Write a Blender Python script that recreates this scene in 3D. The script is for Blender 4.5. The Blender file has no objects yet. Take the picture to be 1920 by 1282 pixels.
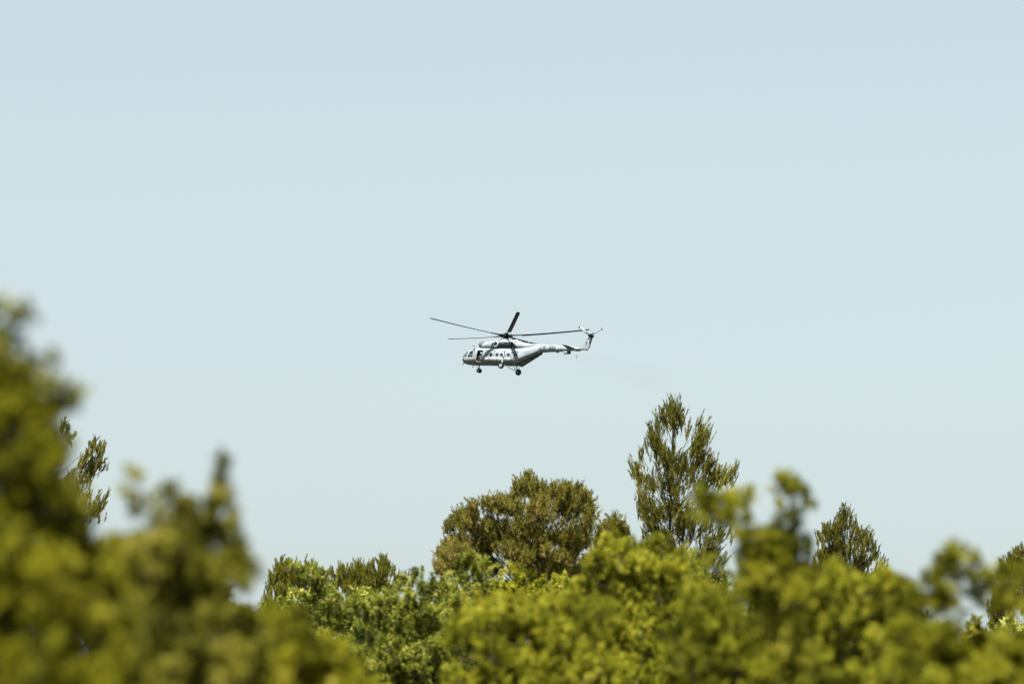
import bpy, bmesh, math
import numpy as np
from mathutils import Matrix, Vector
rng = np.random.default_rng(7)
PI = math.pi
SC = bpy.context.scene
COL = SC.collection

# ------------------------------------------------------------------ camera
F = 10667.0                       # focal length in pixels of the 1920 wide photograph (200 mm lens)
PITCH = math.radians(7.0)
CAMZ = 1.7
cam = bpy.data.cameras.new('camera'); cam_o = bpy.data.objects.new('camera', cam); COL.objects.link(cam_o)
cam.lens = 200.0; cam.sensor_width = 36.0; cam.clip_start = 0.5; cam.clip_end = 30000
cam_o.location = (0, 0, CAMZ); cam_o.rotation_euler = (PI/2 + PITCH, 0, 0)
cam.dof.use_dof = True; cam.dof.focus_distance = 640.0
cam.dof.aperture_fstop = 4.1; cam.dof.aperture_blades = 9; cam.dof.aperture_rotation = 0.3
SC.camera = cam_o

# ------------------------------------------------------------------ light
SUN = Vector((-0.152, -0.396, 0.906)).normalized()
w = bpy.data.worlds.new('World'); SC.world = w; w.use_nodes = True
nt = w.node_tree; bg = nt.nodes['Background']
sky = nt.nodes.new('ShaderNodeTexSky'); sky.sky_type = 'NISHITA'; sky.sun_disc = False
sky.sun_elevation = math.asin(SUN.z); sky.sun_rotation = math.atan2(SUN.x, SUN.y)
sky.altitude = 50; sky.air_density = 1.0; sky.dust_density = 2.05; sky.ozone_density = 1.0
hs = nt.nodes.new('ShaderNodeHueSaturation'); hs.inputs['Saturation'].default_value = 0.42
tn = nt.nodes.new('ShaderNodeVectorMath'); tn.operation = 'MULTIPLY'; tn.inputs[1].default_value = (.958, 1.026, .992)
nt.links.new(sky.outputs[0], hs.inputs['Color']); nt.links.new(hs.outputs[0], tn.inputs[0]); nt.links.new(tn.outputs[0], bg.inputs[0])
bg.inputs[1].default_value = 0.0502
sl = bpy.data.lights.new('sun', 'SUN'); sl.energy = 5.0; sl.angle = math.radians(0.53); sl.color = (1.0, 0.965, 0.90)
so = bpy.data.objects.new('sun', sl); COL.objects.link(so)
so.rotation_euler = SUN.to_track_quat('Z', 'Y').to_euler(); so.location = (0, 0, 400)
vs = SC.view_settings; vs.view_transform = 'Standard'; vs.look = 'None'; vs.gamma = 1; vs.use_curve_mapping = False
vs.exposure = 1.70

# ------------------------------------------------------------------ helpers
cp, sp_ = math.cos(PITCH), math.sin(PITCH)
RIGHT = np.array([1.0, 0, 0]); UP = np.array([0, -sp_, cp]); FWD = np.array([0, cp, sp_])
def at(px, py, d):
    """point seen at photo pixel (px, py), d metres out"""
    return np.array([0, 0, CAMZ]) + FWD*d + RIGHT*((px-960)/F*d) + UP*(-(py-641)/F*d)

def ground_z(x, y):
    """hillside that climbs away from the photographer and drops behind the crest"""
    up = 0.042*np.clip(y, -60, 330)
    past = np.clip(y-330, 0, None)
    fall = -18.0*(1-np.exp(-(past/260.0)**2))
    roll = 0.35*np.sin(x*0.071+1.3)*np.cos(y*0.053) + 0.12*np.sin(x*0.31)*np.sin(y*0.27+.6)
    damp = np.clip(np.hypot(x, y)/25.0, 0, 1)
    return up + fall + roll*damp

def new_obj(name, me, parent=None, m=None):
    o = bpy.data.objects.new(name, me); COL.objects.link(o)
    if m is not None: me.materials.append(m)
    if parent is not None: o.parent = parent
    return o
def tag(o, label, cat=None, group=None, kind=None):
    if label: o['label'] = label
    if cat: o['category'] = cat
    if group: o['group'] = group
    if kind: o['kind'] = kind
def empty(name, loc=(0, 0, 0)):
    o = bpy.data.objects.new(name, None); COL.objects.link(o); o.location = loc; o.empty_display_size = .3
    return o
def mesh_np(name, V, Fc, smooth=False, tint=None):
    """V (n,3), Fc (m,k) uniform polygons"""
    me = bpy.data.meshes.new(name); n, k = Fc.shape
    me.vertices.add(len(V)); me.vertices.foreach_set('co', np.ascontiguousarray(V, np.float32).ravel())
    me.loops.add(n*k); me.loops.foreach_set('vertex_index', np.ascontiguousarray(Fc, np.int32).ravel())
    me.polygons.add(n); me.polygons.foreach_set('loop_start', np.arange(0, n*k, k, dtype=np.int32))
    if smooth: me.polygons.foreach_set('use_smooth', np.ones(n, bool))
    if tint is not None:
        a = me.attributes.new('tint', 'FLOAT', 'FACE'); a.data.foreach_set('value', np.ascontiguousarray(tint, np.float32))
    me.update(calc_edges=True)
    return me

def mat(name, col, rough=.6, metal=0., var=0., scale=3., spec=.3):
    m = bpy.data.materials.new(name); m.use_nodes = True; n = m.node_tree; b = n.nodes['Principled BSDF']
    b.inputs['Roughness'].default_value = rough; b.inputs['Metallic'].default_value = metal
    b.inputs['Specular IOR Level'].default_value = spec
    b.inputs['Base Color'].default_value = (*col, 1)
    if var:
        tc = n.nodes.new('ShaderNodeTexCoord'); nz = n.nodes.new('ShaderNodeTexNoise')
        nz.inputs['Scale'].default_value = scale; nz.inputs['Detail'].default_value = 6
        nz.inputs['Roughness'].default_value = .65
        mr = n.nodes.new('ShaderNodeMapRange'); mr.inputs[1].default_value = .3; mr.inputs[2].default_value = .7
        mr.inputs[3].default_value = 1-var; mr.inputs[4].default_value = 1+var*.4
        mx = n.nodes.new('ShaderNodeVectorMath'); mx.operation = 'SCALE'; mx.inputs[0].default_value = col
        n.links.new(tc.outputs['Object'], nz.inputs['Vector']); n.links.new(nz.outputs[0], mr.inputs[0])
        n.links.new(mr.outputs[0], mx.inputs['Scale']); n.links.new(mx.outputs[0], b.inputs['Base Color'])
    return m

def leaf_mat(name, stops, transl=.35, nscale=1.2, rough=.6):
    """foliage: hue follows a per-sprig value plus a soft patchy noise"""
    m = bpy.data.materials.new(name); m.use_nodes = True; n = m.node_tree
    out = n.nodes['Material Output']; b = n.nodes['Principled BSDF']
    b.inputs['Roughness'].default_value = rough; b.inputs['Specular IOR Level'].default_value = .12
    at_ = n.nodes.new('ShaderNodeAttribute'); at_.attribute_name = 'tint'
    tc = n.nodes.new('ShaderNodeTexCoord'); nz = n.nodes.new('ShaderNodeTexNoise')
    nz.inputs['Scale'].default_value = nscale; nz.inputs['Detail'].default_value = 3
    ma = n.nodes.new('ShaderNodeMath'); ma.operation = 'MULTIPLY_ADD'; ma.inputs[1].default_value = .9; ma.inputs[2].default_value = -.45
    ad = n.nodes.new('ShaderNodeMath'); ad.operation = 'ADD'; ad.use_clamp = True
    rp = n.nodes.new('ShaderNodeValToRGB'); cr = rp.color_ramp
    cr.elements[0].position = stops[0][0]; cr.elements[0].color = (*stops[0][1], 1)
    cr.elements[1].position = stops[-1][0]; cr.elements[1].color = (*stops[-1][1], 1)
    for p, c in stops[1:-1]:
        e = cr.elements.new(p); e.color = (*c, 1)
    tr = n.nodes.new('ShaderNodeBsdfTranslucent'); mx = n.nodes.new('ShaderNodeMixShader'); mx.inputs[0].default_value = transl
    L = n.links.new
    L(tc.outputs['Object'], nz.inputs['Vector']); L(nz.outputs[0], ma.inputs[0]); L(ma.outputs[0], ad.inputs[0]); L(at_.outputs['Fac'], ad.inputs[1])
    L(ad.outputs[0], rp.inputs[0]); L(rp.outputs[0], b.inputs['Base Color']); L(rp.outputs[0], tr.inputs[0])
    L(b.outputs[0], mx.inputs[1]); L(tr.outputs[0], mx.inputs[2]); L(mx.outputs[0], out.inputs[0])
    return m

# ------------------------------------------------------------------ ground
gx = np.concatenate([-np.geomspace(9000, 60, 40), np.linspace(-55, 55, 45), np.geomspace(60, 9000, 40)])
gy = np.concatenate([-np.geomspace(9000, 60, 30), np.linspace(-55, 420, 160), np.geomspace(430, 9000, 40)])
GX, GY = np.meshgrid(gx, gy, indexing='ij')
GV = np.stack([GX, GY, ground_z(GX, GY)], -1).reshape(-1, 3)
ii, jj = np.meshgrid(np.arange(len(gx)-1), np.arange(len(gy)-1), indexing='ij'); base = (ii*len(gy)+jj).ravel()
GF = np.stack([base, base+len(gy), base+len(gy)+1, base+1], 1)
gm = bpy.data.materials.new('dry_hillside'); gm.use_nodes = True; n = gm.node_tree; b = n.nodes['Principled BSDF']
b.inputs['Roughness'].default_value = .95
tc = n.nodes.new('ShaderNodeTexCoord'); nz = n.nodes.new('ShaderNodeTexNoise'); nz.inputs['Scale'].default_value = .35; nz.inputs['Detail'].default_value = 9
rp = n.nodes.new('ShaderNodeValToRGB'); rp.color_ramp.elements[0].position = .36; rp.color_ramp.elements[0].color = (.010, .014, .006, 1)
rp.color_ramp.elements[1].position = .68; rp.color_ramp.elements[1].color = (.045, .042, .026, 1)
e = rp.color_ramp.elements.new(.52); e.color = (.018, .022, .009, 1)
n.links.new(tc.outputs['Object'], nz.inputs['Vector']); n.links.new(nz.outputs[0], rp.inputs[0]); n.links.new(rp.outputs[0], b.inputs['Base Color'])
ground = new_obj('ground', mesh_np('ground', GV, GF, True), None, gm)
tag(ground, 'dry olive green hillside under the shrubs and pines', kind='structure')

# ================================================================== HELICOPTER
paint = mat('light_grey_paint', (.195, .222, .235), .6, var=.32, scale=1.3, spec=.08)
paint2 = mat('grey_paint', (.080, .092, .098), .6, var=.2, scale=1.2, spec=.08)
soot = mat('sooty_metal', (.011, .0135, .0135), .75, var=.4, scale=2.5, spec=.1)
dark = mat('dark_metal', (.009, .011, .014), .6, var=.3, scale=4, spec=.12)
black = mat('black_cavity', (.006, .006, .007), .9)
blade_m = mat('rotor_blade_paint', (.010, .014, .017), .6, var=.2, scale=1, spec=.12)
blade_l = mat('tail_blade_paint', (.20, .215, .22), .45, var=.1, scale=2)
glass = mat('tinted_glass', (.008, .011, .014), .12, spec=.3)
glass_l = mat('pale_glass', (.05, .065, .072), .12, spec=.5)
rubber = mat('tyre_rubber', (.006, .007, .008), .9, spec=.1)
alloy = mat('wheel_alloy', (.22, .24, .25), .5)
strutm = mat('strut_paint', (.30, .31, .31), .5)
white = mat('white_paint', (.5, .51, .5), .5)
red = mat('red_paint', (.20, .025, .02), .6)
ink = mat('dark_grey_marking', (.014, .018, .023), .7, spec=.1)
inkg = mat('mid_grey_marking', (.06, .07, .075), .7, spec=.1)

M3 = np.array([[-0.86101295, -0.49609417, 0.11201466], [0.013564, 0.19777069, 0.98015446], [-0.50840213, 0.84544505, -0.1635541]])
HS = 14.8392; HD = F/HS
Mh = Matrix([list(M3[0])+[(942.62-960)/F*HD], list(M3[1])+[-(693.93-641)/F*HD], list(M3[2])+[-HD], [0, 0, 0, 1]])
CAMW = Matrix.Translation((0, 0, CAMZ)) @ Matrix.Rotation(PI/2+PITCH, 4, 'X')
HW = CAMW @ Mh
heli = empty('helicopter'); heli.matrix_world = HW
tag(heli, 'light grey twin engine military transport helicopter numbered 222 flying in the pale sky', 'helicopter')

def quadmesh(name, V, Fc, parent, m, smooth=True):
    me = bpy.data.meshes.new(name); me.from_pydata([tuple(v) for v in V], [], [tuple(f) for f in Fc]); me.update()
    if smooth:
        me.polygons.foreach_set('use_smooth', np.ones(len(me.polygons), bool))
    bm = bmesh.new(); bm.from_mesh(me); bmesh.ops.recalc_face_normals(bm, faces=bm.faces); bm.to_mesh(me); bm.free()
    return new_obj(name, me, parent, m)

def sect(zb, zt, hw, ne, N=40, nb=None, mid=.46):
    nb = nb or ne
    zc = zb + (zt-zb)*mid; pts = []
    for k in range(N):
        a = 2*PI*k/N; c, s = math.cos(a), math.sin(a)
        e = 2/(ne if s >= 0 else nb)
        y = hw*math.copysign(abs(c)**e, c); h = (zt-zc) if s >= 0 else (zc-zb)
        pts.append((y, zc+h*math.copysign(abs(s)**e, s)))
    return pts
class Body:
    """loft along x of rounded sections (x, zbottom, ztop, halfwidth, n_top, n_bottom)"""
    def __init__(s, st, mid=.46): s.st = np.array(st, float); s.mid = mid
    def par(s, x):
        st = s.st[np.argsort(s.st[:, 0])]
        return [float(np.interp(x, st[:, 0], st[:, k])) for k in range(1, 6)]
    def y(s, x, z):
        zb, zt, hw, nt_, nb = s.par(x); zc = zb+(zt-zb)*s.mid
        if z >= zc: r = (z-zc)/(zt-zc); nn = nt_
        else: r = (zc-z)/(zc-zb); nn = nb
        return hw*max(0, 1-min(r, 1)**nn)**(1/nn)
    def build(s, name, parent, m, N=40):
        V = []; Fc = []
        for (x, zb, zt, hw, a, b) in s.st: V += [(x, y, z) for y, z in sect(zb, zt, hw, a, N, b, s.mid)]
        k = len(s.st)
        for i in range(k-1):
            for j in range(N):
                j2 = (j+1) % N; Fc.append((i*N+j, i*N+j2, (i+1)*N+j2, (i+1)*N+j))
        Fc.append(tuple(range(N))); Fc.append(tuple((k-1)*N+j for j in reversed(range(N))))
        return quadmesh(name, V, Fc, parent, m)
    def patch(s, name, corners, parent, m, off=.012, side=1, nu=5, nv=5):
        """a panel lying on the skin; corners (x,z): top-front, top-back, bottom-back, bottom-front"""
        c = np.array(corners, float); V = []; Fc = []
        for i in range(nu+1):
            for j in range(nv+1):
                u, v = i/nu, j/nv
                p = (c[0]*(1-u)+c[1]*u)*(1-v) + (c[3]*(1-u)+c[2]*u)*v
                V.append((p[0], side*(s.y(*p)+off), p[1]))
        n0 = len(V); V += [(x, y-side*(off+.03), z) for x, y, z in V]
        idx = lambda i, j: i*(nv+1)+j
        for i in range(nu):
            for j in range(nv): Fc.append((idx(i, j), idx(i+1, j), idx(i+1, j+1), idx(i, j+1)))
        ring = [idx(i, 0) for i in range(nu+1)] + [idx(nu, j) for j in range(1, nv+1)] + [idx(i, nv) for i in range(nu-1, -1, -1)] + [idx(0, j) for j in range(nv-1, 0, -1)]
        for a, b_ in zip(ring, ring[1:]+ring[:1]): Fc.append((a, b_, b_+n0, a+n0))
        return quadmesh(name, V, Fc, parent, m, True)

def tube(name, pts, r, parent, m, N=10, caps=True, flat=1.0):
    pts = [Vector(p) for p in pts]; V = []; Fc = []
    rr = r if isinstance(r, (list, tuple)) else [r]*len(pts)
    prev = None
    for i, p in enumerate(pts):
        t = (pts[min(i+1, len(pts)-1)]-pts[max(i-1, 0)]).normalized()
        if prev is None:
            a = t.cross(Vector((0, 0, 1)) if abs(t.z) < .9 else Vector((0, 1, 0))).normalized()
        else: a = (prev-t*prev.dot(t)).normalized()
        prev = a; b_ = t.cross(a)
        for k in range(N):
            q = 2*PI*k/N; V.append(p+a*rr[i]*math.cos(q)+b_*rr[i]*flat*math.sin(q))
    for i in range(len(pts)-1):
        for k in range(N): Fc.append((i*N+k, i*N+(k+1) % N, (i+1)*N+(k+1) % N, (i+1)*N+k))
    if caps: Fc.append(tuple(range(N))); Fc.append(tuple((len(pts)-1)*N+k for k in range(N)))
    return quadmesh(name, V, Fc, parent, m)
def lathe(name, prof, axis_o, axis, parent, m, N=28, rotv=0):
    """prof: list of (along, radius)"""
    ax = Vector(axis).normalized(); a = ax.orthogonal().normalized(); b_ = ax.cross(a); o = Vector(axis_o); V = []; Fc = []
    for (h, r) in prof:
        for k in range(N):
            q = 2*PI*k/N; V.append(o+ax*h+a*r*math.cos(q)+b_*r*math.sin(q))
    for i in range(len(prof)-1):
        for k in range(N): Fc.append((i*N+k, i*N+(k+1) % N, (i+1)*N+(k+1) % N, (i+1)*N+k))
    Fc.append(tuple(range(N))); Fc.append(tuple((len(prof)-1)*N+k for k in range(N)))
    o_ = quadmesh(name, V, Fc, parent, m, False)
    me = o_.data; me.polygons.foreach_set('use_smooth', np.array([len(p.vertices) == 4 for p in me.polygons]))
    return o_
def box(name, lo, hi, parent, m, bev=.02):
    bm = bmesh.new(); bmesh.ops.create_cube(bm, size=1)
    for v in bm.verts: v.co = Vector([(lo[i]+hi[i])/2+v.co[i]*(hi[i]-lo[i]) for i in range(3)])
    if bev: bmesh.ops.bevel(bm, geom=bm.edges[:], offset=bev, segments=2, affect='EDGES')
    me = bpy.data.meshes.new(name); bm.to_mesh(me); bm.free(); return new_obj(name, me, parent, m)
def prism(name, poly, y0, y1, parent, m, taper=None):
    """xz outline given thickness along y"""
    n_ = len(poly); c = np.mean(np.array(poly), 0)
    V = [(p[0], y0, p[1]) for p in poly]+[(p[0], y1, p[1]) for p in poly]
    Fc = [tuple(range(n_)), tuple(n_+i for i in range(n_))]+[(i, (i+1) % n_, n_+(i+1) % n_, n_+i) for i in range(n_)]
    o = quadmesh(name, V, Fc, parent, m, False)
    bm = bmesh.new(); bm.from_mesh(o.data); bmesh.ops.bevel(bm, geom=bm.edges[:], offset=min(.05, abs(y1-y0)*.35), segments=2, affect='EDGES'); bm.to_mesh(o.data); bm.free()
    return o

# --- fuselage
FU = Body([
 (5.84, 1.15, 1.75, .28, 2.2, 2.2), (5.76, .92, 1.98, .55, 2.3, 2.1), (5.58, .74, 2.14, .80, 2.4, 2.0), (5.25, .64, 2.30, .99, 2.5, 2.0),
 (4.80, .60, 2.46, 1.12, 2.6, 2.0), (4.20, .58, 2.62, 1.20, 2.7, 2.0), (3.60, .58, 2.74, 1.24, 2.8, 2.0), (2.6, .58, 2.78, 1.25, 2.8, 2.0),
 (1.0, .58, 2.80, 1.25, 2.8, 2.0), (-.8, .58, 2.80, 1.25, 2.8, 2.0), (-2.1, .58, 2.82, 1.25, 2.8, 2.0), (-2.45, .64, 2.84, 1.24, 2.8, 2.1),
 (-3.1, 1.00, 2.92, 1.16, 2.6, 2.1), (-3.8, 1.40, 3.02, 1.02, 2.5, 2.1), (-4.5, 1.80, 3.16, .82, 2.4, 2.1), (-5.05, 2.12, 3.26, .66, 2.3, 2.0), (-5.25, 2.24, 3.30, .60, 2.2, 2.0)], .30)
fus = FU.build('fuselage', heli, paint, 56)
# doorway cut into the skin, its pocket faces painted dark
bm = bmesh.new(); bmesh.ops.create_cube(bm, size=1)
DX0, DX1, DZ0, DZ1 = 2.56, 3.30, .92, 2.24
for v in bm.verts: v.co = Vector(((DX0+DX1)/2+v.co.x*(DX1-DX0), 1.0+v.co.y*1.7, (DZ0+DZ1)/2+v.co.z*(DZ1-DZ0)))
cme = bpy.data.meshes.new('cut'); bm.to_mesh(cme); bm.free(); cut = bpy.data.objects.new('cut', cme); COL.objects.link(cut)
cut.matrix_world = HW; bpy.context.view_layer.update()
md = fus.modifiers.new('door', 'BOOLEAN'); md.object = cut; md.operation = 'DIFFERENCE'; md.solver = 'EXACT'
bpy.context.view_layer.update(); dg = bpy.context.evaluated_depsgraph_get()
nme = bpy.data.meshes.new_from_object(fus.evaluated_get(dg)); fus.modifiers.clear(); fus.data = nme; nme.name = 'fuselage'
bpy.data.objects.remove(cut)
if len(nme.materials) < 2:
    nme.materials.clear(); nme.materials.append(paint); nme.materials.append(black)
for p in nme.polygons:
    c = p.center
    inside = DX0-.01 <= c.x <= DX1+.01 and DZ0-.01 <= c.z <= DZ1+.01 and 0 < c.y < 1.235 and (c.y < FU.y(c.x, c.z)-.02)
    p.material_index = 1 if inside else 0
    if inside: p.use_smooth = False
# tail boom
BO = Body([(-4.2, 2.50, 3.44, .50, 2.1, 2.1), (-5.2, 2.34, 3.43, .53, 2, 2), (-6.5, 2.42, 3.37, .46, 2, 2), (-8.7, 2.54, 3.25, .36, 2, 2), (-10.2, 2.66, 3.12, .26, 2, 2), (-11.0, 2.74, 3.08, .20, 2, 2), (-11.6, 2.86, 3.08, .14, 2, 2)])
BO.build('tail_boom', heli, paint, 32)
# engine deck running aft over the cabin into the boom
EN = Body([(3.42, 2.62, 2.98, .50, 2.4, 2.4), (3.25, 2.60, 3.25, .72, 2.5, 2.5), (2.95, 2.58, 3.46, .86, 2.5, 2.5), (2.4, 2.56, 3.60, .94, 2.5, 2.5), (1.4, 2.55, 3.66, 1.0, 2.6, 2.6),
 (.7, 2.55, 3.74, 1.04, 2.6, 2.6), (-.6, 2.55, 3.72, 1.05, 2.6, 2.6), (-1.7, 2.55, 3.62, 1.02, 2.5, 2.5), (-2.5, 2.6, 3.54, .88, 2.3, 2.3), (-3.4, 2.6, 3.48, .68, 2.2, 2.2), (-4.5, 2.55, 3.45, .54, 2, 2)])
cowl = EN.build('engine_cowling', heli, paint, 40)
DG = Body([(1.25, 3.4, 3.72, .40, 2.2, 2.2), (.85, 3.4, 3.92, .52, 2.2, 2.2), (.35, 3.4, 4.04, .58, 2.2, 2.2), (-.3, 3.4, 4.02, .58, 2.2, 2.2), (-1.2, 3.4, 3.86, .52, 2.2, 2.2), (-2.2, 3.35, 3.62, .36, 2.2, 2.2)])
DG.build('gearbox_fairing', heli, paint, 28)
# intakes at the front of the engines
for s in (1, -1):
    it = lathe('engine_intake', [(-.3, .40), (.18, .40), (.26, .36), (.2, .30), (-.1, .28)], (3.2, s*.46, 3.12), (1, 0, 0), heli, paint2, 20)
    lathe('intake_dome', [(-.1, .02), (-.1, .24), (.1, .2), (.26, .1), (.3, .01)][1:], (3.2, s*.46, 3.12), (1, 0, 0), it, dark, 16)
# black sooted engine side panels, exhausts
for s in (1, -1):
    EN.patch('sooted_panel', [(.78, 3.46), (-1.55, 3.46), (-2.30, 2.66), (.95, 2.64)], heli, soot, .015, s, 10, 6)
    EN.patch('access_panel', [(.45, 3.36), (-.35, 3.36), (-.35, 3.24), (.42, 3.24)], heli, paint2, .03, s, 3, 3)
    EN.patch('access_panel', [(-.95, 3.38), (-1.35, 3.38), (-1.45, 3.1), (-1.05, 3.1)], heli, inkg, .03, s, 3, 3)
    ex = lathe('exhaust_nozzle', [(-.5, .34), (.20, .36), (.24, .35), (.24, .29), (-.05, .27)], (.80, s*.88, 3.18), (.10, s*.95, -.05), heli, white, 24)
    lathe('exhaust_bore', [(0, .285), (.19, .285)], (.80, s*.88, 3.18), (.10, s*.95, -.05), ex, black, 24)
    fb = EN.patch('firewall_band', [(-1.60, 3.55), (-1.74, 3.55), (-2.45, 2.62), (-2.30, 2.62)], heli, paint2, .03, s, 2, 8)
    au = lathe('auxiliary_exhaust', [(-.4, .34), (.02, .34), (.12, .25), (.12, .16), (.0, .15)], (-1.80, s*.52, 3.52), (-.1, s*1, .1), heli, white, 20)
    lathe('exhaust_bore', [(0, .155), (.09, .155)], (-1.80, s*.52, 3.52), (-.1, s*1, .1), au, black, 16)
# cargo ramp closing the upswept rear
rv = []
for x, z, hw in ((-2.30, .575, .80), (-5.22, 2.19, .46)):
    for y in (-hw, hw):
        for dz in (0, .10): rv.append((x-(.06 if dz else 0), y, z+dz))
rp_ = quadmesh('cargo_ramp', rv, [(0, 2, 6, 4), (1, 3, 7, 5), (0, 1, 5, 4), (2, 3, 7, 6), (0, 1, 3, 2), (4, 5, 7, 6)], heli, paint2, False)
prism('ramp_tip', [(-5.15, 2.14), (-5.36, 2.26), (-5.30, 2.50), (-5.12, 2.52)], -.42, .42, heli, paint2)
for k in range(4):
    t = .15+.22*k; x = -2.3-2.92*t; z = .575+1.615*t
    tube('ramp_rib', [(x, -(.78-.33*t), z-.012), (x, (.78-.33*t), z-.012)], .03, rp_, dark, 6)

# windows
def round_window(x, z, r, s=1, pane=glass):
    y = FU.y(x, z)
    f = lathe('window', [(-.05, r+.055), (.018, r+.055), (.03, r+.03), (.03, r), (.0, r)], (x, s*y, z), (0, s, .12), heli, paint2, 24)
    lathe('pane', [(-.02, r), (.012, r)], (x, s*y, z), (0, s, .12), f, pane, 24)
    return f
for s in (1, -1):
    for x in (2.14, .36, -.31, -1.31, -2.37): round_window(x, 1.76, .165, s)
    y = FU.y(1.27, 1.8)                                    # bulged blister
    f = lathe('window', [(-.05, .27), (.02, .27), (.03, .22), (0, .22)], (1.27, s*y, 1.78), (0, s, .1), heli, paint, 24)
    bb = lathe('bulged_pane', [(0, .21), (.07, .195), (.13, .14), (.155, .05)], (1.27, s*y, 1.78), (0, s, .1), f, glass, 20)
# cockpit glazing, both sides
for s in (1, -1):
    g = FU.patch('cockpit_window', [(4.50, 2.24), (4.02, 2.26), (3.94, 1.46), (4.72, 1.44)], heli, ink, .012, s)
    FU.patch('pane', [(4.42, 2.18), (4.08, 2.20), (4.06, 1.84), (4.50, 1.84)], g, glass, .022, s)
    FU.patch('pane', [(4.44, 1.80), (4.06, 1.80), (4.03, 1.54), (4.50, 1.54)], g, glass_l, .024, s)  # lower pane: a white reflection put into its paler glass colour
    g = FU.patch('windscreen_side', [(4.95, 2.16), (4.76, 2.20), (4.96, 1.46), (5.28, 1.42)], heli, paint2, .012, s)
    FU.patch('pane', [(4.93, 2.12), (4.80, 2.15), (5.00, 1.52), (5.24, 1.49)], g, glass, .022, s)
    g = FU.patch('windscreen', [(5.20, 2.14), (5.02, 2.14), (5.36, 1.46), (5.66, 1.44)], heli, paint2, .012, s)
    FU.patch('pane', [(5.19, 2.10), (5.06, 2.11), (5.40, 1.52), (5.62, 1.50)], g, glass_l, .022, s)
    g = FU.patch('chin_window', [(5.68, 1.32), (5.26, 1.32), (5.20, .90), (5.58, .94)], heli, paint2, .012, s)
    FU.patch('pane', [(5.63, 1.27), (5.31, 1.27), (5.26, .96), (5.54, .99)], g, glass, .022, s)
# doorway trim and sliding door
for a, b_ in (((3.33, .90), (3.33, 2.26)), ((2.53, .90), (2.53, 2.26))):
    pts = [(a[0], FU.y(a[0], a[1]+(b_[1]-a[1])*t/6)+.01, a[1]+(b_[1]-a[1])*t/6) for t in range(7)]
    tube('door_frame', pts, .025, heli, paint2, 6)
dr = FU.patch('sliding_door', [(2.49, 2.27), (1.72, 2.27), (1.72, .92), (2.49, .92)], heli, paint, .035, 1, 6, 8)
pts = [(x, FU.y(x, 2.31)+.04, 2.31) for x in np.linspace(3.5, .75, 12)]
tube('door_rail', pts, .022, heli, inkg, 6)
tube('door_handle', [(2.42, FU.y(2.42, 1.5)+.06, 1.42), (2.42, FU.y(2.42, 1.6)+.06, 1.6)], .02, dr, dark, 6)
pts = [(3.36-.9*t, FU.y(3, .92)+.10+.03*math.sin(t*9), .90-.10*math.sin(t*PI)+.03*math.sin(t*14)) for t in np.linspace(0, 1, 12)]
tube('door_strap', pts, .024, heli, strutm, 6)
# pitot booms and mirror forward of the door
tube('pitot_boom', [(3.95, 1.00, 2.42), (3.75, 1.15, 2.66), (3.85, 1.2, 2.80), (4.15, 1.2, 2.86)], .03, heli, dark, 6)
tube('pitot_boom', [(3.98, -1.00, 2.42), (3.75, -1.15, 2.66), (3.85, -1.2, 2.80), (4.15, -1.2, 2.86)], .03, heli, dark, 6)
prism('door_mirror', [(3.98, 2.24), (3.70, 2.30), (3.70, 2.46), (3.95, 2.42)], 1.16, 1.24, heli, dark)
tube('wiper', [(4.95, .82, 2.25), (5.3, .78, 1.8)], .015, heli, dark, 5)
tube('chin_antenna', [(5.3, .55, .72), (5.75, .3, .62), (6.0, .15, .60)], .035, heli, dark, 6)
tube('chin_strut', [(5.65, .5, 1.1), (5.8, .25, .62)], .03, heli, strutm, 6)
box('intake_antenna', (3.38, .10, 3.10), (3.52, .20, 3.42), heli, dark, .02)
# red marker by the doorway with its light
FU.patch('rescue_marker', [(3.62, .98), (3.22, .98), (3.24, .72), (3.58, .72)], heli, red, .02, 1)
lathe('marker_light', [(-.02, .07), (.05, .06), (.08, .02)], (3.42, FU.y(3.42, .78)+.02, .80), (0, 1, 0), heli, white, 12)
tube('belly_antenna', [(4.3, .2, .6), (4.3, .2, .38)], .025, heli, dark, 6); box('belly_sensor', (4.2, .12, .30), (4.42, .28, .40), heli, dark, .02)
# small vents and steps
for c in ([(-1.72, 2.12), (-2.28, 2.12), (-2.28, 2.01), (-1.66, 2.01)], [(-2.52, 2.27), (-2.66, 2.27), (-2.66, 2.06), (-2.52, 2.06)], [(-1.55, 1.26), (-1.85, 1.26), (-1.85, 1.20), (-1.55, 1.20)], [(-2.08, 1.42), (-2.22, 1.38), (-2.18, 1.26), (-2.06, 1.28)], [(-.52, 2.35), (-.60, 2.35), (-.60, 2.22), (-.52, 2.22)], [(-.60, 1.95), (-.68, 1.95), (-.62, 1.5), (-.56, 1.5)]):
    FU.patch('vent', c, heli, dark, .02, 1, 2, 2)
for x in (1.75, .80, -.95, -1.6, -2.42, 3.72):
    pts = [(x, FU.y(x, z)+.004, z) for z in np.linspace(1.05, 2.45, 10)]
    tube('skin_seam', pts, .008, heli, inkg, 4)
# fuel tanks low on both flanks
for s, x0, x1 in ((1, 1.95, -1.75), (-1, 1.4, -1.75)):
    tk = tube('fuel_tank', [(x0+.12, s*1.26, 1.12), (x0, s*1.27, 1.12), (x0-.2, s*1.28, 1.12), (x1+.2, s*1.28, 1.12), (x1, s*1.27, 1.12), (x1-.1, s*1.26, 1.12)], [.12, .24, .33, .33, .25, .12], heli, paint, 20)
    for x in (x0-.6, (x0+x1)/2, x1+.6): lathe('tank_strap', [(-.03, .34), (.03, .34)], (x, s*1.28, 1.12), (1, 0, 0), tk, inkg, 20)

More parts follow.
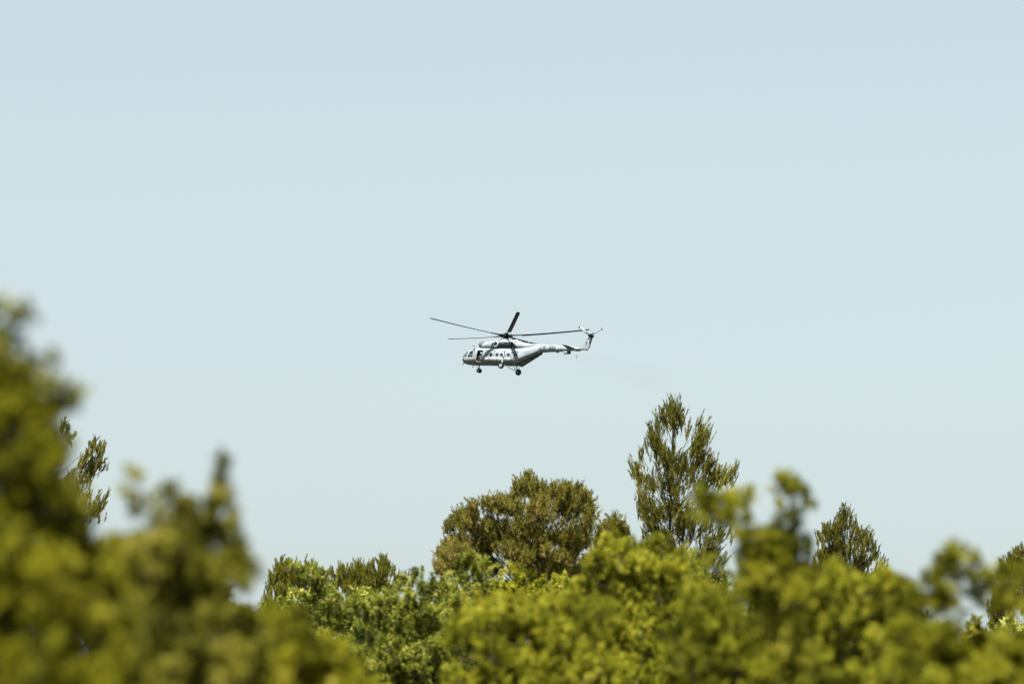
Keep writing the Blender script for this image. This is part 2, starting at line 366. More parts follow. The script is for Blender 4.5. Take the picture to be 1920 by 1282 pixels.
# landing gear
def wheel(name, c, r, w_, parent, s=1):
    wo = empty(name, c); wo.parent = parent
    prof = [(-w_/2, r*.55), (-w_/2, r*.80), (-w_*.40, r*.94), (-w_*.2, r), (w_*.2, r), (w_*.40, r*.94), (w_/2, r*.80), (w_/2, r*.55)]
    lathe('tyre', prof, (0, 0, 0), (0, 1, 0), wo, rubber, 28)
    lathe('rim', [(-w_*.52, r*.30), (-w_*.48, r*.50), (w_*.54, r*.52), (w_*.56, r*.46), (w_*.515, r*.40), (w_*.515, r*.2), (w_*.58, r*.15), (w_*.58, .01)], (0, 0, 0), (0, 1, 0), wo, alloy, 24)
    lathe('hub', [(w_*.30, r*.24), (w_*.60, r*.12), (w_*.62, .01)], (0, 0, 0), (0, s, 0), wo, dark, 12)
    return wo
for s in (1, -1):
    wheel('main_wheel', (-1.0, s*2.20, .18), .40, .27, heli, s)
    st = tube('shock_strut', [(-1.0, s*2.0, .20), (-.88, s*1.80, .95), (-.80, s*1.62, 1.35)], [.05, .085, .085], heli, strutm, 10)
    tube('strut_piston', [(-.80, s*1.62, 1.35), (-.66, s*1.32, 2.10)], .055, heli, strutm, 8)
    lathe('strut_joint', [(-.1, .08), (.1, .08)], (-.66, s*1.30, 2.12), (0, 0, 1), heli, dark, 10)
    lathe('strut_joint', [(-.14, .10), (.0, .10)], (-.82, s*1.66, 1.34), (.3, -s*.4, .9), heli, dark, 10)
    tube('axle_arm', [(-1.0, s*2.05, .18), (-1.15, s*.65, .55)], .05, heli, strutm, 8)
    tube('axle_arm', [(-1.0, s*2.05, .18), (-.25, s*.70, .55)], .045, heli, strutm, 8)
    tube('axle_arm', [(-1.0, s*2.05, .18), (-1.9, s*.85, .58)], .035, heli, dark, 8)
for s in (1, -1): wheel('nose_wheel', (3.46, s*.17, -.12), .29, .17, heli, s)
tube('nose_gear_strut', [(3.50, 0, .70), (3.50, 0, .22), (3.46, 0, -.12)], [.075, .07, .05], heli, dark, 10)
tube('axle', [(3.46, -.16, -.12), (3.46, .16, -.12)], .04, heli, dark, 8)
tube('drag_brace', [(4.05, .0, .60), (3.50, .0, .12)], .03, heli, dark, 6)
lathe('nose_gear_joint', [(-.08, .1), (.08, .1)], (3.5, 0, .14), (0, 1, 0), heli, alloy, 10)

# main rotor
HUB = (.12, 0, 4.45); TILT = 0.07854
rotor = empty('main_rotor', HUB); rotor.parent = heli; rotor.rotation_euler = (0, TILT, 0)
A0 = .966726757; R = 10.65
tube('rotor_mast', [(.0, 0, 3.95), (.10, 0, 4.42)], .14, heli, dark, 12)
lathe('rotor_hub', [(-.26, .18), (-.20, .36), (-.12, .44), (.06, .44), (.12, .32), (.26, .24), (.36, .14), (.40, .02)], (0, 0, 0), (0, 0, 1), rotor, dark, 20)
lathe('swashplate', [(-.48, .16), (-.47, .42), (-.40, .46), (-.34, .40), (-.33, .16)], (0, 0, 0), (0, 0, 1), rotor, dark, 20)
def airfoil(ch, th):
    """chord line along -y..+y: leading edge forward of the spar"""
    return [(ch*.25, 0), (ch*.20, th*.45), (ch*.05, th*.62), (-ch*.25, th*.42), (-ch*.75, .004), (-ch*.75, -.004), (-ch*.25, -th*.30), (ch*.05, -th*.42), (ch*.20, -th*.34)]
def blade_mesh(name, r0, r1, ch, th, pitch0, pitch1, cone, n_=18):
    V = []; Fc = []; af = airfoil(ch, th); k = len(af)
    for i in range(n_+1):
        r = r0+(r1-r0)*i/n_; t = r/R if r1 > 5 else r/r1
        pz = cone*t**1.35; pa = pitch0+(pitch1-pitch0)*t; sc = 1.0 if i < n_ else .8
        for (c_, h) in af:
            c2, h2 = c_*sc, h*sc
            V.append((r, -(c2*math.cos(pa)-h2*math.sin(pa)), c2*math.sin(pa)+h2*math.cos(pa)+pz))
    for i in range(n_):
        for j in range(k): Fc.append((i*k+j, i*k+(j+1) % k, (i+1)*k+(j+1) % k, (i+1)*k+j))
    Fc.append(tuple(range(k))); Fc.append(tuple(n_*k+j for j in range(k)))
    return V, Fc
bd_mesh = None
for i in range(5):
    ang = A0+i*2*PI/5
    V, Fc = blade_mesh('b', 2.0, R, .52, .07, math.radians(9), math.radians(3), .855)
    if bd_mesh is None:
        o = quadmesh('rotor_blade', V, Fc, rotor, blade_m, True); bd_mesh = o.data
        g1 = tube('blade_grip', [(.30, 0, .02), (.75, 0, .03), (.95, 0, .04), (1.35, 0, .06), (1.95, 0, .09), (2.25, 0, .105)], [.13, .13, .09, .085, .07, .05], o, dark, 10); gm1 = g1.data
        g2 = box('hinge_block', (.55, -.20, -.12), (.85, .20, .14), o, dark, .03); gm2 = g2.data
        g3 = lathe('lag_damper', [(-.25, .07), (.25, .07)], (.75, .26, .10), (1, .2, 0), o, alloy, 10); gm3 = g3.data
        g4 = tube('pitch_link', [(.48, .30, -.38), (.60, .34, .0)], .025, o, dark, 6); gm4 = g4.data
        parts = [('blade_grip', gm1), ('hinge_block', gm2), ('lag_damper', gm3), ('pitch_link', gm4)]
    else:
        o = bpy.data.objects.new('rotor_blade', bd_mesh); COL.objects.link(o); o.parent = rotor
        for nm, me in parts:
            c = bpy.data.objects.new(nm, me); COL.objects.link(c); c.parent = o
    o.rotation_euler = (0, 0, ang)
# tail fin, rotor, stabiliser
prism('tail_fin', [(-10.55, 3.06), (-11.05, 3.22), (-11.62, 3.88), (-12.14, 4.58), (-12.60, 4.58), (-12.40, 3.8), (-12.25, 3.05), (-11.95, 2.84), (-11.4, 2.72), (-10.5, 2.70)], -.10, .12, heli, paint)
box('fin_panel', (-11.95, .115, 3.40), (-11.78, .15, 3.86), heli, dark, .01)
lathe('tail_gearbox', [(-.3, .10), (-.25, .2), (.1, .22), (.22, .12), (.40, .09)], (-12.38, .05, 4.54), (0, 1, 0), heli, dark, 14)
prism('gearbox_fairing', [(-12.25, 4.72), (-12.40, 4.32), (-12.78, 4.58), (-12.66, 4.72)], -.06, .16, heli, dark)
tr_ = empty('tail_rotor', (-12.37, .55, 4.56)); tr_.parent = heli
lathe('rotor_hub', [(-.16, .08), (-.10, .20), (.06, .20), (.14, .08)], (0, 0, 0), (0, 1, 0), tr_, dark, 14)
tips = [(-10.74, 5.56), (-14.07, 5.39), (-12.25, 2.71)]
for (tx, tz) in tips:
    a = math.atan2(tz-4.56, tx+12.37)
    V, Fc = blade_mesh('t', .55, 1.93, .27, .045, math.radians(-12), math.radians(-12), .02, 6)
    # blade frame (radial, chord, axis) -> body frame with axis along +y
    T = lambda v: (v[0]*math.cos(a)+v[1]*-math.sin(a), v[2], v[0]*math.sin(a)+v[1]*math.cos(a))
    o = quadmesh('rotor_blade', [T((v[0], v[1]-.05, v[2])) for v in V], Fc, tr_, blade_l, True)
    V2, F2 = blade_mesh('t', 1.80, 1.97, .285, .06, math.radians(-12), math.radians(-12), .02, 2)
    quadmesh('blade_tip', [T((v[0], v[1]-.05, v[2])) for v in V2], F2, o, ink, True)
    tube('blade_grip', [T((.10, 0, 0)), T((.60, 0, 0))], .07, o, dark, 8)
for s in (1, -1):
    V = []; Fc = []
    for (y, xf, xb, th, z) in ((.10, -9.15, -10.25, .16, 2.93), (1.0, -9.2, -10.12, .13, 2.95), (1.95, -9.3, -9.95, .08, 2.98), (2.0, -9.4, -9.9, .03, 2.98)):
        for (c_, h) in ((0, 0), (.12, .5), (.4, .55), (1, .06), (1, -.06), (.4, -.35), (.12, -.4)):
            V.append((xf+(xb-xf)*c_, s*y, z+h*th))
    for i in range(3):
        for j in range(7): Fc.append((i*7+j, i*7+(j+1) % 7, (i+1)*7+(j+1) % 7, (i+1)*7+j))
    Fc += [tuple(range(7)), tuple(21+j for j in range(7))]
    quadmesh('stabiliser', V, Fc, heli, paint2, True)
# under-boom boxes, skid, antennas
bxo = box('radar_box', (-9.40, -.22, 2.22), (-8.62, .26, 2.62), heli, paint, .06)
box('box_end_cap', (-9.54, -.2, 2.26), (-9.40, .22, 2.60), heli, dark, .04)
box('boom_antenna', (-7.9, -.03, 2.36), (-7.5, .03, 2.5), heli, paint2, .01)
tube('tail_skid', [(-10.1, .05, 2.66), (-10.52, 0, 1.84)], .022, heli, strutm, 6)
tube('tail_skid', [(-10.75, .05, 2.72), (-10.52, 0, 1.84)], .022, heli, strutm, 6)
lathe('skid_pad', [(-.06, .05), (.06, .05)], (-10.52, 0, 1.80), (0, 0, 1), heli, dark, 8)
box('boom_light', (-6.35, -.05, 3.36), (-6.2, .05, 3.47), heli, paint2, .02)
tube('cowl_antenna', [(-3.4, .2, 3.42), (-3.5, .2, 3.8)], .02, heli, white, 5)
# lettering 222 and crest on the boom
def boom_text(s_, xc, zc, h):
    cu = bpy.data.curves.new('number', 'FONT'); cu.body = s_; cu.size = h*1.42; cu.extrude = .004; cu.shear = .28; cu.align_x = 'CENTER'; cu.align_y = 'CENTER'; cu.space_character = 1.12
    cu.offset = .012
    o = bpy.data.objects.new('number', cu); COL.objects.link(o); bpy.context.view_layer.update()
    me = bpy.data.meshes.new_from_object(o.evaluated_get(bpy.context.evaluated_depsgraph_get())); bpy.data.objects.remove(o)
    for v in me.vertices:                       # bend round the boom
        x = xc-v.co.x; z = zc+v.co.y; v.co = Vector((x, BO.y(x, z)+.012+v.co.z, z))
    me.materials.clear(); return new_obj('number', me, heli, ink)
num = boom_text('222', -7.07, 2.94, .40); num['label'] = 'dark number 222 on the tail boom'
# crest: small chequered shield with a crown shape above it
V = []; Fc = []; xc, zc = -5.98, 2.90; u = .075
cr_ = []
for i in range(5):
    for j in range(5):
        if (i+j) % 2 == 0 and not (j == 0 and i in (0, 4)):
            x0 = xc-(i-2.5)*u; z0 = zc+(j-2.5)*u*1.1; q = [(x0, z0), (x0-u, z0), (x0-u, z0+u*1.1), (x0, z0+u*1.1)]
            b0 = len(V); V += [(x, BO.y(x, z)+.014, z) for x, z in q]; Fc.append((b0, b0+1, b0+2, b0+3))
for i in range(5):
    x0 = xc-(i-2.4)*u; q = [(x0, zc+.24), (x0-u*.8, zc+.24), (x0-u*.4, zc+.33)]
    b0 = len(V); V += [(x, BO.y(x, z)+.014, z) for x, z in q]; Fc.append((b0, b0+1, b0+2))
quadmesh('crest', V, Fc, heli, inkg, False)['label'] = 'small grey chequered shield crest on the tail boom'

# crewman sitting in the open doorway
def skin_person():
    J = {'pel': (2.92, .80, 1.12), 'chest': (2.90, .82, 1.50), 'neck': (2.92, .86, 1.72), 'head': (2.93, .90, 1.90),
         'hl': (3.02, .82, 1.08), 'kl': (3.05, 1.22, 1.12), 'al': (3.06, 1.24, .98),
         'hr': (2.82, .82, 1.08), 'kr': (2.78, 1.22, 1.12), 'ar': (2.78, 1.22, .98),
         'sl': (3.08, .84, 1.62), 'el': (3.14, 1.02, 1.40), 'wl': (3.00, 1.20, 1.30), 'fl': (2.95, 1.26, 1.28),
         'sr': (2.74, .84, 1.62), 'er': (2.66, 1.04, 1.42), 'wr': (2.62, 1.22, 1.40), 'fr': (2.61, 1.28, 1.44)}
    rad = {'pel': .15, 'chest': .16, 'neck': .06, 'head': .09, 'hl': .09, 'kl': .065, 'al': .05, 'hr': .09, 'kr': .065, 'ar': .05,
           'sl': .07, 'el': .05, 'wl': .035, 'fl': .03, 'sr': .07, 'er': .05, 'wr': .035, 'fr': .03}
    E = [('pel', 'chest'), ('chest', 'neck'), ('neck', 'head'), ('pel', 'hl'), ('hl', 'kl'), ('kl', 'al'), ('pel', 'hr'), ('hr', 'kr'), ('kr', 'ar'),
         ('chest', 'sl'), ('sl', 'el'), ('el', 'wl'), ('wl', 'fl'), ('chest', 'sr'), ('sr', 'er'), ('er', 'wr'), ('wr', 'fr')]
    ks = list(J); me = bpy.data.meshes.new('body'); o0 = Vector(J['pel'])
    me.from_pydata([tuple(Vector(J[k])-o0) for k in ks], [(ks.index(a), ks.index(b_)) for a, b_ in E], [])
    o = bpy.data.objects.new('body', me); COL.objects.link(o)
    o.modifiers.new('skin', 'SKIN'); sv = me.skin_vertices[0].data
    for i, k in enumerate(ks): sv[i].radius = (rad[k], rad[k])
    sv[0].use_root = True
    ss = o.modifiers.new('s', 'SUBSURF'); ss.levels = 2; ss.render_levels = 2
    bpy.context.view_layer.update()
    m2 = bpy.data.meshes.new_from_object(o.evaluated_get(bpy.context.evaluated_depsgraph_get())); bpy.data.objects.remove(o)
    m2.polygons.foreach_set('use_smooth', np.ones(len(m2.polygons), bool)); m2.name = 'person'
    p = new_obj('person', m2, None, mat('olive_flight_suit', (.05, .06, .045), .8, var=.2))
    p.matrix_world = HW @ Matrix.Translation(o0)
    tag(p, 'crew member in dark flight suit and pale helmet sitting in the open helicopter doorway', 'person')
    return p, o0
person, o0 = skin_person()
bpy.context.view_layer.update()
def pchild(o): o.parent = person; return o
hc = Vector((2.93, .90, 1.93))-o0
lathe('helmet', [(-.10, .115), (-.02, .145), (.06, .135), (.12, .09), (.145, .01)], hc+Vector((0, -.01, .0)), (0, .0, 1), person, white, 18)
lathe('visor', [(0, .09), (.03, .08), (.05, .04)], hc+Vector((0, .10, -.01)), (0, 1, .05), person, glass, 14)
lathe('face', [(-.09, .05), (-.03, .075), (.03, .08)], hc+Vector((0, .07, -.05)), (0, .1, 1), person, mat('skin', (.45, .27, .19), .6), 14)
quadmesh('safety_harness', [(-.10, .15, .05), (-.06, .15, .05), (.10, .16, .45), (.06, .16, .45), (-.10, .13, .05), (-.06, .13, .05), (.10, .14, .45), (.06, .14, .45)],
         [(0, 1, 2, 3), (4, 5, 6, 7), (0, 1, 5, 4), (2, 3, 7, 6), (1, 2, 6, 5), (0, 3, 7, 4)], person, strutm, False)

# ================================================================== VEGETATION
bark = mat('grey_bark', (.055, .046, .038), .9, var=.4, scale=6)
bark_d = mat('dark_bark', (.045, .036, .03), .9, var=.4, scale=6)
JUN = leaf_mat('juniper_foliage', [(0, (0.035, 0.042, 0.004)), (.35, (0.164, 0.170, 0.009)), (.7, (0.349, 0.335, 0.024)), (1, (0.513, 0.470, 0.085))], .45, 1.5)
JUN_G = leaf_mat('green_juniper_foliage', [(0, (0.036, 0.050, 0.007)), (.4, (0.170, 0.190, 0.021)), (.75, (0.359, 0.365, 0.062)), (1, (0.492, 0.470, 0.142))], .45, .9)
JUN_D = leaf_mat('dark_juniper_foliage', [(0, (0.026, 0.030, 0.003)), (.4, (0.144, 0.145, 0.006)), (.75, (0.359, 0.335, 0.019)), (1, (0.513, 0.440, 0.076))], .45, 2.5)
JUN_O = leaf_mat('olive_brown_juniper_foliage', [(0, (0.026, 0.030, 0.005)), (.4, (0.144, 0.142, 0.014)), (.75, (0.318, 0.295, 0.034)), (1, (0.472, 0.400, 0.113))], .45, 2.5)
PINE = leaf_mat('pine_needles', [(0, (0.051, 0.054, 0.012)), (.35, (0.129, 0.132, 0.019)), (.7, (0.226, 0.210, 0.028)), (1, (0.308, 0.230, 0.076))], .4, .35)
PINE_B = leaf_mat('browning_pine_needles', [(0, (0.059, 0.060, 0.014)), (.35, (0.154, 0.145, 0.021)), (.65, (0.236, 0.200, 0.034)), (1, (0.328, 0.234, 0.085))], .4, .35)
PINE_G = leaf_mat('young_pine_needles', [(0, (0.062, 0.070, 0.012)), (.4, (0.180, 0.188, 0.021)), (.75, (0.298, 0.280, 0.033)), (1, (0.349, 0.270, 0.076))], .4, .5)

def unit(v): return v/np.maximum(np.linalg.norm(v, axis=-1, keepdims=True), 1e-9)
def rand_dir(n_): return unit(rng.normal(size=(n_, 3)))
def blades(P, D, L, W, hint=None):
    """thin kite-shaped leaves: bases P, directions D, lengths L, widths W -> triangles pairs folded along the rib"""
    n_ = len(P); S = unit(np.cross(D, rand_dir(n_) if hint is None else hint+rng.normal(size=(n_, 3))*.35))
    tip = P+D*L[:, None]; lo = P+D*(L*.12)[:, None]; sk = (rng.random(n_)-.5)*.5
    a = lo+S*(W*.5)[:, None]+D*(L*sk)[:, None]; b_ = lo-S*(W*.5)[:, None]-D*(L*sk*.4)[:, None]
    V = np.stack([a, tip, b_], 1).reshape(-1, 3)
    i = np.arange(n_)*3
    return V, np.stack([i, i+1, i+2], 1)

def limb_mesh(segs, N=5):
    """segs: list of polylines [(pts (k,3), radii (k,))]"""
    V = []; Fc = []; off = 0
    ring = np.arange(N)*2*PI/N
    for pts, rr in segs:
        pts = np.asarray(pts, float); k = len(pts)
        t = unit(np.gradient(pts, axis=0)); ref = np.array([.31, .77, .2]); a = unit(np.cross(t, ref)); b_ = np.cross(t, a)
        v = pts[:, None, :]+(a[:, None, :]*np.cos(ring)[None, :, None]+b_[:, None, :]*np.sin(ring)[None, :, None])*np.asarray(rr)[:, None, None]
        V.append(v.reshape(-1, 3))
        for i in range(k-1):
            j = np.arange(N); j2 = (j+1) % N
            Fc.append(np.stack([off+i*N+j, off+i*N+j2, off+(i+1)*N+j2, off+(i+1)*N+j], 1))
        off += k*N
    return np.concatenate(V), np.concatenate(Fc)
def bez(p0, p1, p2, k):
    t = np.linspace(0, 1, k)[:, None]; return p0*(1-t)**2+p1*2*t*(1-t)+p2*t*t

def skeleton(base, top, lobes, r0, side=None, sag=.35):
    """trunk from base to top, one limb to every lobe centre"""
    segs = []; k = 12
    w_ = rng.normal(size=3)*np.linalg.norm(top-base)*.05; w_[2] = 0
    tr = bez(base, (base+top)/2+w_, top, k); tr_r = np.linspace(r0, r0*.18, k); tr_r[0] *= 1.3
    tr_r = tr_r*.6; segs.append((tr, tr_r)); zt = tr[:, 2]
    for c, r in lobes:
        h = top[2]-base[2]; dz = np.hypot(c[0]-top[0], c[1]-top[1])
        za = np.clip(c[2]-dz*.75-.04*h*rng.random(), base[2]+.18*h, top[2]-.03*h)
        s = np.array([np.interp(za, zt, tr[:, i]) for i in range(3)])
        L = np.linalg.norm(c-s); mid = (s+c)/2+np.array([0, 0, -sag*.3*L])+rng.normal(size=3)*.06*L
        rb = min(np.interp(za, zt, tr_r)*.4, max(.009*L, r0*.04))
        segs.append((bez(s, mid, c, 7), np.linspace(rb, rb*.25, 7)))
    return segs

def make_tree(name, label, cat, base, top, lobes, style, leafm, barkm, r0, group=None, gain=1.0):
    """lobes: list of (centre, (rx, ry, rz)) in metres. style 'pine' or 'juniper'"""
    root = empty(name, tuple(base)); tag(root, label, cat, group)
    segs = skeleton(base, top, [(c, r) for c, r in lobes], r0)
    Vs, Fs, Ts = [], [], []; off = 0
    def add(V, Fc, T):
        nonlocal off
        Vs.append(V); Fs.append(Fc+off); Ts.append(T); off += len(V)
    zlo = min(c[2] for c, r in lobes); zhi = max(c[2] for c, r in lobes)+1e-3
    for c, r in lobes:
        r = np.array(r, float); rm = float(np.mean(r))
        if style['kind'] == 'pine':
            sl_ = style['shoot']; n_ = max(4, int(style['n']*gain*(r[0]*r[2])/(sl_*sl_)))
            u = rand_dir(n_)*(rng.random((n_, 1))**.45*(1+.45*(rng.random((n_, 1)) < .14)))
            B = c+u*r
            outw = unit((B-np.array([top[0], top[1], B[:, 2].mean()]))*np.array([1, 1, .15])+1e-6)
            D = unit(np.array([0, 0, 1.0])*1.15+outw*.38+rand_dir(n_)*style.get('wild', .38)+np.array(style.get('lean', (.12, 0, 0))))
            Ls = sl_*(.4+.95*rng.random(n_)); B = B-D*(Ls*.5)[:, None]
            Rn = unit(np.cross(D, rand_dir(n_))); curve = Rn*(Ls*.18)[:, None]+np.array([0, 0, 1.])*(Ls*.12)[:, None]
            tnt = rng.random(n_)*.55+.12+style.get('grad', 0)*(.5-(B[:, 2]-zlo)/(zhi-zlo))+(rng.random()-.5)*.16
            # needles up the shoot
            m_ = style['needles']
            t = (rng.random((n_, m_))**.85)
            P = B[:, None]+D[:, None]*(Ls[:, None]*t)[..., None]+curve[:, None]*(t**2)[..., None]
            nd = unit(D[:, None]*1.0+curve[:, None]*(2*t)[..., None]*.6+unit(rng.normal(size=(n_, m_, 3)))*style['spread'])
            nl = style['nl']*(.6+.6*rng.random((n_, m_)))*(1.05-.45*t)
            V, Fc = blades(P.reshape(-1, 3), nd.reshape(-1, 3), nl.ravel(), np.full(n_*m_, style['nw'])*(.7+.6*rng.random(n_*m_)))
            old = (t < .35)*.22
            add(V, Fc, (tnt[:, None]+old+(rng.random((n_, m_))-.5)*.22).ravel())
            # woody shoot axes on some
            for i in range(0, n_, style.get('twig', 2)):
                a = c+(B[i]-c)*.2; tip = B[i]+D[i]*Ls[i]*.6
                segs.append((bez(a, (a+B[i])/2-np.array([0, 0, .1*Ls[i]]), tip, 4), np.linspace(style['tw'], style['tw']*.4, 4)))
        else:
            pr = style['puff']; k = max(4, int(2.6*style['n']*gain*(r[0]*r[2]+r[0]*r[1]+r[1]*r[2])/(3*pr*pr)))
            u = rand_dir(k); u[:, 2] = np.where(u[:, 2] < -.35, -u[:, 2], u[:, 2]); rad = .60+.45*rng.random((k, 1))
            C = c+u*r*rad; pz = pr*(.6+.75*rng.random(k)); tn = rng.random(k)*.4+.24+(rng.random()-.5)*.5
            m_ = style['sprigs']
            su = rand_dir(k*m_).reshape(k, m_, 3); su = unit(su+np.array([0, 0, .35])+u[:, None]*.35)
            ax_ = unit(u*.75+np.array([0, 0, .75])+rng.normal(size=(k, 3))*.30)
            tt = rng.random((k, m_))**.8
            P = C[:, None]+su*(pz[:, None]*(.30+.55*rng.random((k, m_)))*(1-.75*tt))[..., None]+ax_[:, None]*(pz[:, None]*(tt*2.1-.5))[..., None]
            b_ = style['leaves']
            D = unit(su[:, :, None]*.45+ax_[:, None, None]*.55+rng.normal(size=(k, m_, b_, 3))*.6)
            hint = np.broadcast_to(su[:, :, None]+u[:, None, None]*.7, D.shape).reshape(-1, 3)
            Pn = P[:, :, None]+rng.normal(size=(k, m_, b_, 3))*(pz*.06)[:, None, None, None]
            Ln = style['ll']*(.55+.7*rng.random((k, m_, b_))+1.3*(rng.random((k, m_, 1)) < .10)); Wn = style['lw']*(.7+.6*rng.random((k, m_, b_)))
            V, Fc = blades(Pn.reshape(-1, 3), D.reshape(-1, 3), Ln.ravel(), Wn.ravel(), hint)
            T = np.broadcast_to(tn[:, None, None], (k, m_, b_))+(rng.random((k, m_, 1))-.5)*.25+(rng.random((k, m_, b_))-.5)*.15
            add(V, Fc, T.ravel())
            for i in range(0, k, style.get('twig', 2)):
                segs.append((bez(c, (c+C[i])/2-np.array([0, 0, .15*rm]), C[i], 4), np.linspace(style['tw'], style['tw']*.4, 4)))
    V = np.concatenate(Vs)-base; Fc = np.concatenate(Fs); T = np.clip(np.concatenate(Ts), 0, 1)
    cr = new_obj('crown', mesh_np('crown', V, Fc, False, T), root, leafm)
    LV, LF = limb_mesh([(np.asarray(p)-base, r) for p, r in segs], 4)
    new_obj('trunk', mesh_np('trunk', LV, LF, True), root, barkm)
    return root

def px_lobes(lst, d, depth=.6, spread=None):
    """(px, py, rx[, ry]) in photo pixels at distance d -> world lobes with their own depth"""
    xs = [l[0] for l in lst]; half = (max(xs)-min(xs))/2*d/F if spread is None else spread
    out = []
    for l in lst:
        rx = l[2]; ry = l[3] if len(l) > 3 else rx
        dd = d+float(np.clip(rng.normal()*.45, -1, 1))*half*depth
        c = at(l[0], l[1], dd); s = dd/F
        out.append((c, np.array([rx*s, (rx+ry)*.5*s, ry*s])))
    return out
def fill(outline, r, d, slope=.0, layers=2, y_end=1345, jit=.35):
    """fills the area under a polyline with lobes of about r pixels; lower ones lie nearer, like a mound"""
    xs = np.array([p[0] for p in outline], float); ys = np.array([p[1] for p in outline], float)
    out = []
    q = rng.random(4)*6
    hole = lambda x, y: math.sin(x/r*.9+q[0]+1.3*math.sin(y/r*.5+q[1]))*math.cos(y/r*1.05+q[2]+1.1*math.sin(x/r*.45+q[3]))
    for ly in range(layers+1):
        y = min(ys)+r*.2
        row = 0
        while y < y_end:
            x = xs.min()+(r*.75 if row % 2 else 0)
            while x < xs.max():
                xx = x+rng.normal()*r*jit; yy = y+rng.normal()*r*jit; rr = r*(.7+.55*rng.random())
                tl = np.interp(xx, xs, ys)
                if yy > tl+rr*.75 and not (ly < layers and (hole(xx, yy) > .34+.14*ly or rng.random() < .06)):
                    out.append((xx, yy, rr, rr*(.8+.3*rng.random()), ly, yy-tl))
                x += r*1.55
            y += r*1.25; row += 1
    res = []
    for (x, y, rx, ry, ly, dep) in out:
        dd = d+(r*1.6*ly+(r*1.2 if ly == layers else 0))*d/F - slope*dep*d/F + rng.normal()*r*.9*d/F
        c = at(x, y, dd); s = dd/F
        res.append((c, np.array([rx*s, (rx+ry)*.5*s, ry*s])))
    return res
def ground_pt(px, d):
    x = (px-960)/F*d; y = d*cp; return np.array([x, y, float(ground_z(np.array(x), np.array(y)))-.05])

# ---- pines (far, about 250 m)
DP = 250.0; s_ = DP/F
pine_st = dict(kind='pine', shoot=.70, n=60.0, needles=40, spread=.42, nl=.26, nw=.030, tw=.018, twig=2, lean=(.10, 0, 0))
def pine(label, lobes, d, trunk_px, top, leafm, st, r0=.2, gain=1., name='pine_tree', depth=.6, bk=bark, group='pines standing on the skyline'):
    extra = []
    P_ = np.array([l[:2] for l in lobes], float)
    for i, l in enumerate(lobes):                       # limbs' side branches: lobes between neighbours
        dd_ = np.hypot(*(P_-P_[i]).T); nb = np.argsort(dd_)[1:4]
        for j in nb:
            if dd_[j] < 48 and rng.random() < .6:
                m_ = (P_[i]+P_[j])/2; rx = min(l[2], lobes[j][2])*.85; ry = min(l[3], lobes[j][3])*.85
                extra.append((m_[0]+rng.normal()*3, m_[1]+rng.normal()*3, rx, ry))
    L = px_lobes([(l[0], l[1], l[2]*1.1, l[3]*1.05) for l in lobes]+extra, d, depth)
    return make_tree(name, label, 'tree', ground_pt(trunk_px, d+1.2), at(top[0], top[1]+12, d+1.2), L, st, leafm, bk, r0, group, gain)

tall = [(1266, 770, 13, 20), (1256, 772, 8, 18), (1266, 792, 20, 22), (1231, 800, 10, 20), (1228, 825, 14, 20), (1240, 842, 12, 18), (1313, 800, 8, 16), (1316, 826, 18, 20), (1300, 846, 18, 18), (1290, 808, 6, 14),
 (1193, 880, 11, 16), (1203, 856, 7, 12), (1246, 868, 18, 24), (1264, 872, 12, 18), (1288, 876, 18, 22), (1326, 868, 14, 16), (1365, 898, 16, 12), (1377, 882, 6, 10), (1346, 908, 14, 10), (1335, 888, 12, 12),
 (1204, 912, 11, 20), (1240, 914, 20, 24), (1274, 914, 18, 18), (1309, 908, 18, 14), (1200, 952, 9, 22), (1219, 968, 17, 22), (1244, 962, 17, 26), (1228, 998, 26, 14), (1282, 955, 14, 12), (1262, 1012, 20, 12), (1300, 1010, 18, 12), (1330, 1030, 20, 14), (1345, 1050, 18, 12), (1360, 1010, 16, 10), (1225, 1035, 25, 18), (1310, 1050, 20, 12), (1262, 948, 12, 14), (1278, 985, 16, 14), (1300, 975, 14, 14), (1240, 1030, 20, 16), (1270, 1040, 20, 14), (1330, 995, 14, 14)]
pine('tallest pine on the skyline, narrow ragged crown with a small sky hole', tall, DP, 1250, (1266, 752), PINE, pine_st, .24, .95, depth=.5)
brown = [(992, 900, 16, 12), (975, 918, 20, 16), (1016, 925, 22, 20), (1044, 922, 18, 16), (1081, 925, 15, 16), (1100, 942, 13, 18), (1104, 970, 12, 22), (1064, 956, 28, 26), (1013, 963, 30, 30), (961, 950, 26, 24), (927, 946, 22, 16), (889, 948, 14, 12), (868, 964, 15, 14), (846, 989, 14, 14), (886, 987, 26, 24), (927, 990, 28, 26), (972, 998, 28, 26), (1012, 1002, 26, 20), (1064, 1004, 28, 26), (1093, 1011, 14, 22),
 (842, 1022, 15, 16), (826, 1037, 9, 10), (865, 1025, 22, 20), (910, 1025, 26, 20), (822, 1064, 10, 16), (841, 1063, 20, 20), (875, 1052, 22, 22), (961, 1032, 26, 22), (1062, 1042, 22, 20), (1070, 1070, 20, 16), (1090, 1082, 14, 14), (1040, 1070, 16, 12), (985, 1060, 20, 20), (920, 1065, 24, 20), (1000, 1090, 25, 16), (1030, 1046, 16, 12), (1036, 1072, 20, 14), (1014, 1072, 18, 12), (1050, 1050, 18, 14), (1005, 1040, 18, 14), (985, 1048, 18, 14), (1020, 1022, 18, 14), (975, 1070, 20, 14)]
brown_st = dict(pine_st, grad=.25, wild=.75, shoot=.42, n=50, needles=36, spread=.80, nl=.21, lean=(.03, 0, 0), nw=.028)
pine('broad round-crowned browning pine, widest tree on the skyline below the helicopter', brown, 235., 985, (1000, 890), PINE_B, brown_st, .28, 1.15, depth=.75)
